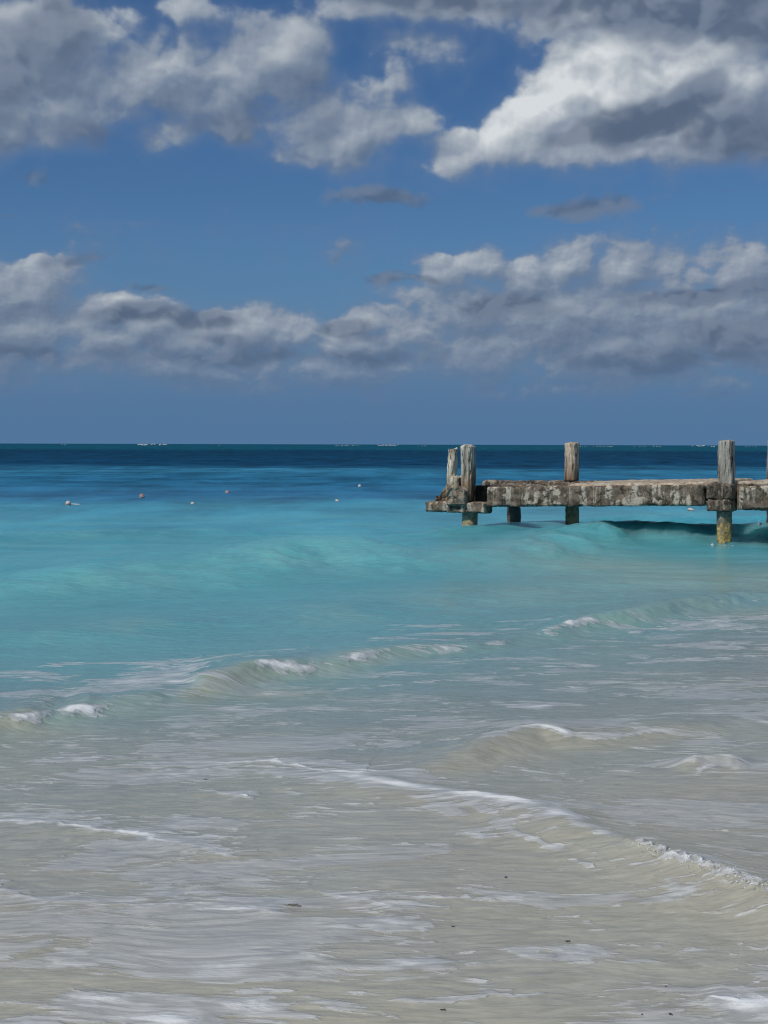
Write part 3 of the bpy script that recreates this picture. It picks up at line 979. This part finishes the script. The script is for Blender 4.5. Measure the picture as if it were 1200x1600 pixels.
def mat_timber(name, base=(.47, .45, .40), rot=1.0, zrot=1.15, seed=0.0):
    """sun bleached driftwood grey with black checks and brown rot low down"""
    m, t, b = new_mat(name)
    tc = t.n.new('ShaderNodeTexCoord').outputs['Object']
    p = t.v('ADD', tc, (seed, seed * .6, seed * .3))
    z = t.sep(tc)[2]
    g1 = t.noise(t.v('MULTIPLY', p, (16, 16, 1.6)), 1.0, 6, .6, dist=.8)
    g2 = t.noise(t.v('MULTIPLY', p, (38, 38, 3.0)), 1.0, 5, .6, dist=.6)
    bl = t.noise(p, 4.0, 5, .6, dist=.6)
    pt = t.noise(p, 30, 5, .6)
    col = t.mix(t.ss(g1, .3, .7), tuple(c * .42 for c in base), tuple(c * 1.35 for c in base))
    col = t.mix(t.m('MULTIPLY', t.ss(bl, .48, .66), .6), col, (.23, .20, .165))
    col = t.mix(t.ss(g2, .57, .66), col, (.05, .040, .032))
    lowr = t.m('MULTIPLY', t.ss(t.m('MULTIPLY_ADD', bl, .6, z), zrot + .45, zrot - .05), rot)
    col = t.mix(t.m('MULTIPLY', lowr, .9), col, t.mix(t.ss(g1, .38, .62), (.045, .026, .015), (.22, .135, .07)))
    ck = t.ss(t.m('MULTIPLY_ADD', g2, .35, g1), .59, .51)
    col = t.mix(ck, col, (.018, .014, .011))
    col = t.mix(t.ss(pt, .62, .74), col, (.07, .06, .05))
    t.put(b.inputs['Base Color'], col)
    b.inputs['Roughness'].default_value = .88
    b.inputs['Specular IOR Level'].default_value = .25
    h = t.m('MULTIPLY_ADD', g2, -.5, t.m('MULTIPLY', g1, 1.2))
    h = t.m('MULTIPLY_ADD', pt, .4, h)
    t.put(b.inputs['Normal'], t.bump(h, .9, .03))
    return m


def mat_pile(name, yellow=.3, ztop=.42, base=(.17, .15, .105), seed=0.0):
    """wet pile with a crust of yellow algae and barnacles above the waterline"""
    m, t, b = new_mat(name)
    tc = t.n.new('ShaderNodeTexCoord').outputs['Object']
    p = t.v('ADD', tc, (seed, seed * .6, seed * .3))
    z = t.sep(tc)[2]
    n = t.noise(p, 11, 6, .62, dist=.6)
    s = t.noise(p, 34, 5, .6)
    bl = t.noise(p, 4, 4, .5)
    col = t.mix(t.ss(n, .3, .7), tuple(c * .5 for c in base), tuple(c * 1.7 for c in base))
    band = t.ss(t.m('MULTIPLY_ADD', bl, .35, z), ztop + .30, ztop + .10)
    ye = t.m('MULTIPLY', t.m('MULTIPLY', band, t.ss(n, .36, .55)), yellow)
    col = t.mix(ye, col, t.mix(t.ss(s, .4, .62), (.33, .19, .035), (.62, .50, .20)))
    col = t.mix(t.m('MULTIPLY', t.ss(s, .60, .70), .8), col, (.05, .038, .025))
    col = t.mix(t.m('MULTIPLY', t.ss(s, .36, .28), .5 * yellow), col, (.62, .57, .44))
    t.put(b.inputs['Base Color'], col)
    b.inputs['Roughness'].default_value = .6
    t.put(b.inputs['Normal'], t.bump(t.m('ADD', n, t.m('MULTIPLY', s, .6)), .9, .03))
    return m


# ------------------------------------------------------------------ the ruined pier
P0 = Vector((133 / F_PX * 25.0, 25.0, 0))
P1 = Vector((533 / F_PX * 22.6, 22.6, 0))
AX = (P1 - P0).normalized()
NX = Vector((-AX.y, AX.x, 0))
PIER_RZ = math.atan2(AX.y, AX.x)


def lx(px, yo=0.0):
    """distance along the pier of the point seen at column px on the line yo behind the front row"""
    v = ray(px, 760)
    b = v.x / v.y
    o = P0 + NX * yo
    return (b * o.y - o.x) / (AX.x - b * AX.y)


def lz(px, py, yo=0.0):
    o = P0 + NX * yo + AX * lx(px, yo)
    return at(px, py, o.y).z


pier = empty("pier", P0, PIER_RZ)
tag(pier, "ruined concrete and timber pier with bare weathered posts standing in the turquoise sea", "pier")

M_BEAM = mat_concrete("mouldy_concrete", 1.0, 1.0, 0.0)
M_BEAM2 = mat_concrete("stained_concrete", .75, .5, 5.0)
M_DECK = mat_concrete("bleached_concrete", 2.6, 1.1, 9.0, .35)
M_DARK = mat_concrete("shade_black_concrete", .25, .05, 13.0)  # near-black colour stands in for the shade behind the end post
M_CAP = mat_concrete("grey_concrete", 1.1, .8, 17.0)
M_STONE = mat_concrete("pitted_stone", 1.5, .5, 21.0)
M_POST = mat_timber("bleached_timber", (.60, .56, .48), 1.0, 1.18, 0.0)
M_POST2 = mat_timber("bleached_timber_grey", (.36, .34, .30), .25, .95, 4.0)
M_POST3 = mat_timber("bleached_timber_brown", (.56, .48, .37), 1.0, 1.25, 8.0)
M_RAG = mat_timber("splintered_timber", (.62, .57, .46), 1.0, 1.0, 12.0)
M_PILE = mat_pile("algae_pile", 1.0, .33, (.17, .16, .13), 0.0)
M_PILE2 = mat_pile("weathered_pile", .45, .30, (.24, .22, .17), 4.0)
M_PILE3 = mat_pile("dark_pile", .15, .1, (.060, .055, .045), 8.0)
M_PILE4 = mat_pile("olive_pile", .25, .3, (.14, .125, .07), 12.0)


def post(name, px0, px1, py_top, py_bot, yo, mat, seed, lean=(0, 0), taper=0.0, ztop_jag=.02, rr=.65, rough=.014, base_cut=0.0, zbot=None):
    c = (px0 + px1) / 2
    x = lx(c, yo)
    o = P0 + NX * yo + AX * x
    # apparent width of a square post turned with the pier
    w = (px1 - px0) * o.y / F_PX
    half = w / 2 * (0.86 + 0.10 * rr)
    z0 = lz(c, py_bot, yo) if zbot is None else zbot
    z1 = lz(c, py_top, yo)
    H = z1 - z0

    def shape(p):
        u = (p[2] - z0) / H
        k = 1 - taper * (1 - u)
        X = x + (p[0] - x) * k + lean[0] * (1 - u)
        Y = yo + (p[1] - yo) * k + lean[1] * (1 - u)
        Z = p[2]
        if u > .9:
            Z += ztop_jag * (N3((p[0], p[1], 0), 9, seed) + .5 * N3((p[0], p[1], 0), 22, seed + 2)) * (u - .9) * 10
        if base_cut and u < .25:
            X += (x + base_cut - X) * (.25 - u) / .25 * .5
        return (X, Y, Z)
    return weathered(name, (x - half, yo - half, z0), (x + half, yo + half, z1), mat, pier, .022, half * rr, rough, .012, seed, (1, 1, .25), 0, shape, rz=.014)


# end post and the broken one beside it
post("post", 719.5, 742.5, 695.5, 784, 0.0, M_POST, 2.0, (.02, 0), 0.08, .012, .40, .014, base_cut=.05)
post("pile", 722, 745.5, 792, 830, 0.02, M_PILE2, 3.0, rr=.6, zbot=-1.0)
post("broken_post", 700, 714.5, 701.5, 784, 0.06, M_RAG, 5.0, (-.05, 0), -.12, .05, .5, .022)


# splintered foot of the broken post, falling away to the left
def shard(name, px0, px1, py0, py1, y0, y1, mat, seed, top):
    xa, xb = lx(px0, y0), lx(px1, y0)
    z0, z1 = lz((px0 + px1) / 2, py1, y0), lz((px0 + px1) / 2, py0, y0)

    def shape(p):
        u = (p[0] - xa) / (xb - xa)
        w = (p[2] - z0) / (z1 - z0)
        zt = z0 + (z1 - z0) * np.interp(u, [a for a, _ in top], [b for _, b in top])
        zz = z0 + (zt - z0) * w
        zz += .03 * w * N3(p, 14, seed)
        return (p[0] + .02 * N3(p, 10, seed + 4), p[1] + .02 * N3(p, 10, seed + 6), zz)
    return weathered(name, (xa, y0, z0), (xb, y1, z1), mat, pier, .02, .02, .016, .03, seed, None, 0, shape)


shard("splintered_timber", 680, 716, 744, 786, -.08, .18, M_RAG, 31.0,
      [(0, .16), (.10, .26), (.22, .24), (.30, .45), (.42, .60), (.52, .80), (.60, .74), (.75, 1.0), (1, .95)])
shard("stone_block", 698, 725, 760, 790, -.30, -.10, M_STONE, 37.0,
      [(0, .55), (.06, .74), (.18, .90), (.35, .99), (.6, 1.0), (.8, .94), (.93, .82), (1, .62)])
# cap slab across the end piles
xa, xb = lx(664, -.22), lx(757, -.22)
z0, z1 = lz(710, 801, -.22), lz(710, 784.5, -.22)
weathered("cap_slab", (xa, -.22, z0), (xb, .10, z1), M_CAP, pier, .02, .022, .012, .035, 41.0)

# front edge beam between the end and the second post, sagging a little
xa, xb = lx(760, -.13), lx(1100, -.13)
zb0, zt0 = lz(762, 792, -.13), lz(762, 760, -.13)
zb1 = lz(1098, 790.5, -.13)
sh = (zb1 - zb0) / (xb - xa)
weathered("edge_beam", (xa, -.13, zb0), (xb, .15, zt0 - .012), M_BEAM, pier, .026, .018, .007, .028, 43.0, None, sh)
# set-back stub of beam between the end post and the edge beam, its colour darkened as shade
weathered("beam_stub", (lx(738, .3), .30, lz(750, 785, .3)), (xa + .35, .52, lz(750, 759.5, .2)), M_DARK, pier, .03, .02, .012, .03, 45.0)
# rear beam, its inner face open where the deck has fallen in
YR = 2.05
xr0, xr1 = lx(752, YR), lx(1130, YR)
zr1 = lz(990, 752.5, YR + .1)
weathered("edge_beam", (xr0, YR, zr1 - .36), (xr1, YR + .28, zr1 - .03), M_BEAM2, pier, .035, .02, .014, .05, 47.0, None, .012)
# deck slab, broken off short of the end
xd0, xd1 = lx(884, .0), lx(1112, -.05)


def deck_shape(p):
    u = p[0] - xd0
    j = .28 * N3((p[0], p[1], 0), 1.6, 51) + .14 * N3((p[0], p[1], 0), 5, 52) + .22 * (1.05 - p[1]) * .2
    k = max(0.0, 1 - u / 1.4)
    return (p[0] + j * k, p[1], p[2] + .009 * p[1])


zd = zt0 + sh * (xd0 - xa)
weathered("deck_slab", (xd0, -.09, zd - .085), (xd1, YR + .22, zd + .022), M_DECK, pier, .05, .012, .006, .02, 53.0, None, sh, deck_shape)
# low rubble of the fallen deck along the rear beam
weathered("deck_rubble", (lx(770, 1.55), 1.55, zr1 - .30), (lx(880, 1.55), YR - .01, zr1 - .10), M_BEAM2, pier, .04, .03, .05, .06, 57.0)
# inner cross beams below the deck
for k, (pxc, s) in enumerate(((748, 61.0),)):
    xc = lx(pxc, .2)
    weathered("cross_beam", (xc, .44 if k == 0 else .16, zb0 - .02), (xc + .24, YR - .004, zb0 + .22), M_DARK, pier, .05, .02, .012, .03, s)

# second post with its corbel blocks
post("post", 1121.5, 1147, 687.5, 757.5, 0.02, M_POST2, 12.0, (0, 0), .0, .010, .25, .012)
zk0, zk1, zk2 = lz(1124, 799, -.2), lz(1124, 781, -.2), lz(1124, 756.5, -.2)
weathered("corbel", (lx(1104, -.20), -.20, zk0), (lx(1143, -.20), .16, zk1 - .004), M_BEAM2, pier, .022, .025, .012, .03, 71.0)
weathered("bearing_block", (lx(1103, -.17), -.17, zk1), (lx(1130, -.17), .16, zk2), M_BEAM2, pier, .022, .02, .010, .03, 73.0)
weathered("bearing_block", (lx(1130.4, -.18), -.18, zk1), (lx(1143, -.18), .16, zk2 + .004), M_CAP, pier, .022, .02, .010, .03, 75.0)
post("pile", 1119.5, 1144.5, 790, 860, 0.0, M_PILE, 13.0, rr=.95, rough=.013, zbot=-1.0)

# next span towards the beach
xa2 = lx(1151, -.10)
L2 = 4.4
zb2, zt2 = lz(1152, 797, -.10), lz(1152, 757, -.10)
weathered("edge_beam", (xa2, -.10, zb2), (xa2 + L2, .18, zt2 - .02), M_BEAM, pier, .03, .02, .010, .03, 81.0, None, .012)
weathered("deck_slab", (xa2 - .02, -.04, zt2 - .016), (xa2 + L2, YR + .25, zt2 + .05), M_DECK, pier, .07, .015, .006, .02, 83.0, None, .012)
weathered("edge_beam", (xr1 + .01, YR, zb2 + .02), (xa2 + L2, YR + .28, zt2 - .022), M_BEAM2, pier, .05, .02, .010, .03, 85.0)

# rear row
post("pile", 793, 814, 791, 820, YR + .1, M_PILE3, 21.0, rr=.6, zbot=-1.0)
post("post", 882, 904, 691.2, 752, YR + .13, M_POST3, 23.0, (0, 0), .0, .012, .5, .014)
post("pile", 884, 905.5, 788, 812, YR + .13, M_PILE4, 24.0, rr=.6, zbot=-1.0)
post("post", 1198, 1222, 688, 757, YR + .13, M_POST, 27.0, (0, 0), .0, .02, .5, .010)
post("pile", 1199, 1222, 790, 812, YR + .13, M_PILE3, 28.0, rr=.7, zbot=-1.0)
# beyond the frame, third pair
for yo, s in ((0.0, 91.0), (YR + .13, 93.0)):
    xq = xa2 + L2 - .3
    weathered("pile", (xq - .13, yo - .13, -1.0), (xq + .13, yo + .13, zb2 + .03), M_PILE, pier, .05, .07, .01, .01, s)
    weathered("post", (xq - .13, yo - .13, zt2 + .09), (xq + .13, yo + .13, zt2 + .80), M_POST2, pier, .03, .05, .01, .01, s + 1)

# ------------------------------------------------------------------ float buoys
def plain(name, col, rough=.5, seed=0.0, vary=.25):
    m, t, b = new_mat(name)
    tc = t.n.new('ShaderNodeTexCoord').outputs['Object']
    n = t.noise(tc, 9, 4, .6)
    t.put(b.inputs['Base Color'], t.mix(t.ss(n, .3, .7), tuple(c * (1 - vary) for c in col), col))
    b.inputs['Roughness'].default_value = rough
    return m


M_WHITE = plain("buoy_white", (.62, .61, .59), .5)
M_PINK = plain("buoy_faded_red", (.42, .27, .24), .6)
M_ROPE = plain("rope", (.30, .27, .22), .9)
M_FOAM = plain("foam_white", (.56, .61, .64), .6, vary=.2)


def lathe(prof, n=20):
    V, F = [], []
    for (r, z) in prof:
        for k in range(n):
            a = 2 * math.pi * k / n
            V.append((r * math.cos(a), r * math.sin(a), z))
    for i in range(len(prof) - 1):
        for k in range(n):
            F.append((i * n + k, i * n + (k + 1) % n, (i + 1) * n + (k + 1) % n, (i + 1) * n + k))
    F.append(tuple(range(n))[::-1])
    F.append(tuple((len(prof) - 1) * n + k for k in range(n)))
    return V, F


def ring(R0, r0, z, n=20, m=8, axis='Z'):
    V, F = [], []
    for i in range(n):
        a = 2 * math.pi * i / n
        for j in range(m):
            b = 2 * math.pi * j / m
            q = ((R0 + r0 * math.cos(b)) * math.cos(a), (R0 + r0 * math.cos(b)) * math.sin(a), r0 * math.sin(b))
            V.append((q[0], q[1], q[2] + z) if axis == 'Z' else (q[0], q[2], q[1] + z))
    for i in range(n):
        for j in range(m):
            F.append((i * m + j, ((i + 1) % n) * m + j, ((i + 1) % n) * m + (j + 1) % m, i * m + (j + 1) % m))
    return V, F


def buoy(px, py, wpx, hpx, tilt, label, body_mat, band_mat):
    p = on_sea(px, py + hpx * .35)
    w = wpx * p.y / F_PX / 2
    h = hpx * p.y / F_PX
    o = empty("float_buoy", (p.x, p.y, p.z - h * .15), 0)
    o.rotation_euler = (R(tilt * .4), R(tilt), R(30))
    tag(o, label, "buoy", "float buoys scattered on the sea")
    prof = [(w * math.sin(math.pi * k / 12) if 0 < k < 12 else w * .08, h * (.5 - .62 * math.cos(math.pi * k / 12))) for k in range(13)]
    V, F = lathe(prof)
    link("float_body", V, F, body_mat, o)
    V, F = ring(w * .985, w * .10, h * .42)
    link("band", V, F, band_mat, o)
    V, F = ring(w * .16, w * .05, h * 1.18, 12, 6, 'Y')
    link("mooring_eye", V, F, M_ROPE, o)
    return o


buoy(106, 787, 9, 7.5, 10, "white float buoy trailing a short streak of foam, nearest the left edge", M_WHITE, M_PINK)
buoy(223, 775.5, 8.5, 7, -18, "tilted pinkish float buoy on blue water, nearer the left edge than the other pinkish one", M_PINK, M_WHITE)
buoy(355, 769.3, 8, 5, 12, "low pinkish float buoy on dark blue water, right of the other pinkish buoy", M_PINK, M_WHITE)
buoy(300.5, 787, 7, 4.5, 20, "tiny low white float buoy at the edge of the lighter water, left half", M_WHITE, M_WHITE)
buoy(562.5, 759.6, 5.5, 4.5, -10, "farthest small white float buoy on dark blue water left of the pier end", M_WHITE, M_WHITE)
buoy(526.5, 782.8, 8, 4, 25, "bright white low float buoy on pale water just left of the pier", M_WHITE, M_WHITE)
buoy(1079, 797.2, 12, 5.5, 15, "white and pink float buoy seen below the pier beam beside the algae pile", M_WHITE, M_PINK)

# ------------------------------------------------------------------ weed scraps in the shallows
M_WEED = plain("brown_weed", (.035, .030, .020), .7)
M_WEED2 = plain("sunken_weed", (.15, .155, .135), .6)


def weed(px, py, wpx, hpx, label, seed, mat=None):
    p = on_sea(px, py)
    w = wpx * p.y / F_PX
    d = hpx * p.y / F_PX * 3.0
    rnd = random.Random(seed)
    V, F = [], []
    for k in range(9):
        a = rnd.uniform(-.5, .5) + (math.pi if rnd.random() < .5 else 0)
        L = w * rnd.uniform(.3, .62)
        x0, y0 = rnd.uniform(-.15, .15) * w, rnd.uniform(-.3, .3) * d
        b = len(V)
        n = 6
        for i in range(n + 1):
            u = i / n
            cx, cy = x0 + L * u * math.cos(a), y0 + L * u * math.sin(a) * .5 + .2 * d * math.sin(u * 5 + k)
            hw = d * .16 * math.sin(math.pi * min(.95, u + .08))
            zz = .04 * w + .05 * w * math.sin(u * 3 + k) ** 2
            V += [(cx, cy - hw, zz), (cx, cy + hw, zz + .02 * w), (cx, cy, zz - .08 * w)]
        for i in range(n):
            for j in range(3):
                F.append((b + i * 3 + j, b + i * 3 + (j + 1) % 3, b + (i + 1) * 3 + (j + 1) % 3, b + (i + 1) * 3 + j))
    o = link("seaweed_scrap", V, F, mat or M_WEED)
    o.location = (p.x, p.y, p.z)
    return tag(o, label, "seaweed", "scraps of seaweed in the shallows")


weed(459, 1415, 24, 3, "dark smear of seaweed under the milky shallow water, largest of the scraps", 1, M_WEED2)
SMALL = "tiny dark seaweed scrap floating in the milky shallows near the beach"
for k, (px, py, w, h) in enumerate([(791, 1371, 5, 3), (708, 1448, 5, 2), (888, 1471, 8, 2.5), (692, 1578, 8, 2.5), (1040, 1541, 4, 2), (1048, 1585, 5, 3),
                                    (1004, 1585, 4, 2), (321, 1218, 5, 2.5), (346, 1070, 4, 3)]):
    weed(px, py, w, h, SMALL, 10 + k)

# ------------------------------------------------------------------ bubbling foam on the swash front
mb, tb, bb = new_mat("foam_bubbles")
bb.inputs['Base Color'].default_value = (.80, .83, .84, 1)
bb.inputs['Roughness'].default_value = .3
bb.inputs['Alpha'].default_value = .75
bb.inputs['IOR'].default_value = 1.2


def sphere_template(n=7, m=10):
    V, F = [], []
    for i in range(n + 1):
        a = math.pi * i / n
        for j in range(m):
            b = 2 * math.pi * j / m
            V.append((math.sin(a) * math.cos(b), math.sin(a) * math.sin(b), math.cos(a)))
    for i in range(n):
        for j in range(m):
            F.append((i * m + j, (i + 1) * m + j, (i + 1) * m + (j + 1) % m, i * m + (j + 1) % m))
    return np.array(V), F


SV, SF = sphere_template()


def bubbles(spots, name, mat):
    V, F = [], []
    for (x, y, z, r, q) in spots:
        b = len(V)
        V += [tuple(v) for v in (SV * np.array([r, r, r * q]) + np.array([x, y, z]))]
        F += [tuple(b + i for i in f) for f in SF]
    return link(name, V, F, mat)


rnd = random.Random(5)
spots = []
CR = [(985, 1322), (1003, 1328), (1030, 1338), (1060, 1345), (1090, 1352), (1120, 1360), (1150, 1374), (1180, 1386), (1205, 1392), (1235, 1404), (1270, 1424)]
for k in range(260):
    u = rnd.random() ** .9 * (len(CR) - 1.001)
    i = int(u)
    f = u - i
    px = CR[i][0] * (1 - f) + CR[i + 1][0] * f
    py = CR[i][1] * (1 - f) + CR[i + 1][1] * f
    dy = rnd.gauss(0, 1) * (2.5 + 4 * u / len(CR)) - 6
    if rnd.random() < .12:
        dy += rnd.expovariate(1 / 14)
    p = on_sea(px + rnd.gauss(0, 4) - dy * .3, py + dy)
    clump = .5 + .5 * math.sin(u * 4.1) * math.sin(u * 1.7 + 1)
    r = rnd.uniform(.0010, .0026) + .003 * clump * rnd.random() ** 3
    spots.append((p.x, p.y, p.z + r * .5, r, rnd.uniform(.6, .95)))
for k in range(36):
    px, py = rnd.uniform(1130, 1230), rnd.gauss(1566, 9)
    p = on_sea(px, py)
    r = rnd.uniform(.001, .0022)
    spots.append((p.x, p.y, p.z + r * .4, r, .6))
tag(bubbles(spots, "sea_foam", mb), kind='stuff')

# splash round the front pile, and breakers on the far reef
spots = []
for k in range(40):
    p = on_sea(rnd.gauss(1117, 2.2), rnd.gauss(847, 2.5))
    spots.append((p.x, p.y + .02, p.z + rnd.uniform(0, .04), rnd.uniform(.008, .022), .7))
for k in range(14):
    p = on_sea(rnd.gauss(1141, 4), rnd.gauss(851, 1.5))
    spots.append((p.x, p.y, p.z, rnd.uniform(.01, .025), .5))
for k in range(16):
    p = on_sea(rnd.gauss(1184, 3), rnd.gauss(823, 6))
    spots.append((p.x, p.y, p.z + rnd.uniform(0, .05), rnd.uniform(.012, .03), .7))
for k in range(26):
    u = rnd.random()
    p = on_sea(111 + u * 14, 787.6 + u * .8)
    spots.append((p.x, p.y, p.z, rnd.uniform(.02, .05), .35))
tag(bubbles(spots, "splash_foam", M_FOAM), kind='stuff')

spots = []
for (a, b, n, hh) in [(213, 262, 34, 1.0), (96, 104, 6, .5), (522, 560, 20, .55), (588, 626, 26, .9), (650, 668, 8, .4), (905, 960, 26, .5), (990, 1010, 10, .4), (1020, 1036, 8, .6),
                      (1082, 1100, 14, .9), (1105, 1117, 8, .5), (1160, 1186, 10, .4), (330, 350, 5, .35)]:
    for k in range(n):
        px = rnd.uniform(a, b)
        Y = rnd.uniform(1150, 1280)
        q = at(px, 694, Y)
        r = rnd.uniform(.25, .6) * hh
        spots.append((q.x, q.y, rnd.uniform(.2, 1.3 * hh), r * rnd.uniform(1.2, 2.8), .35))
tag(bubbles(spots, "reef_breakers", M_FOAM), kind='stuff')
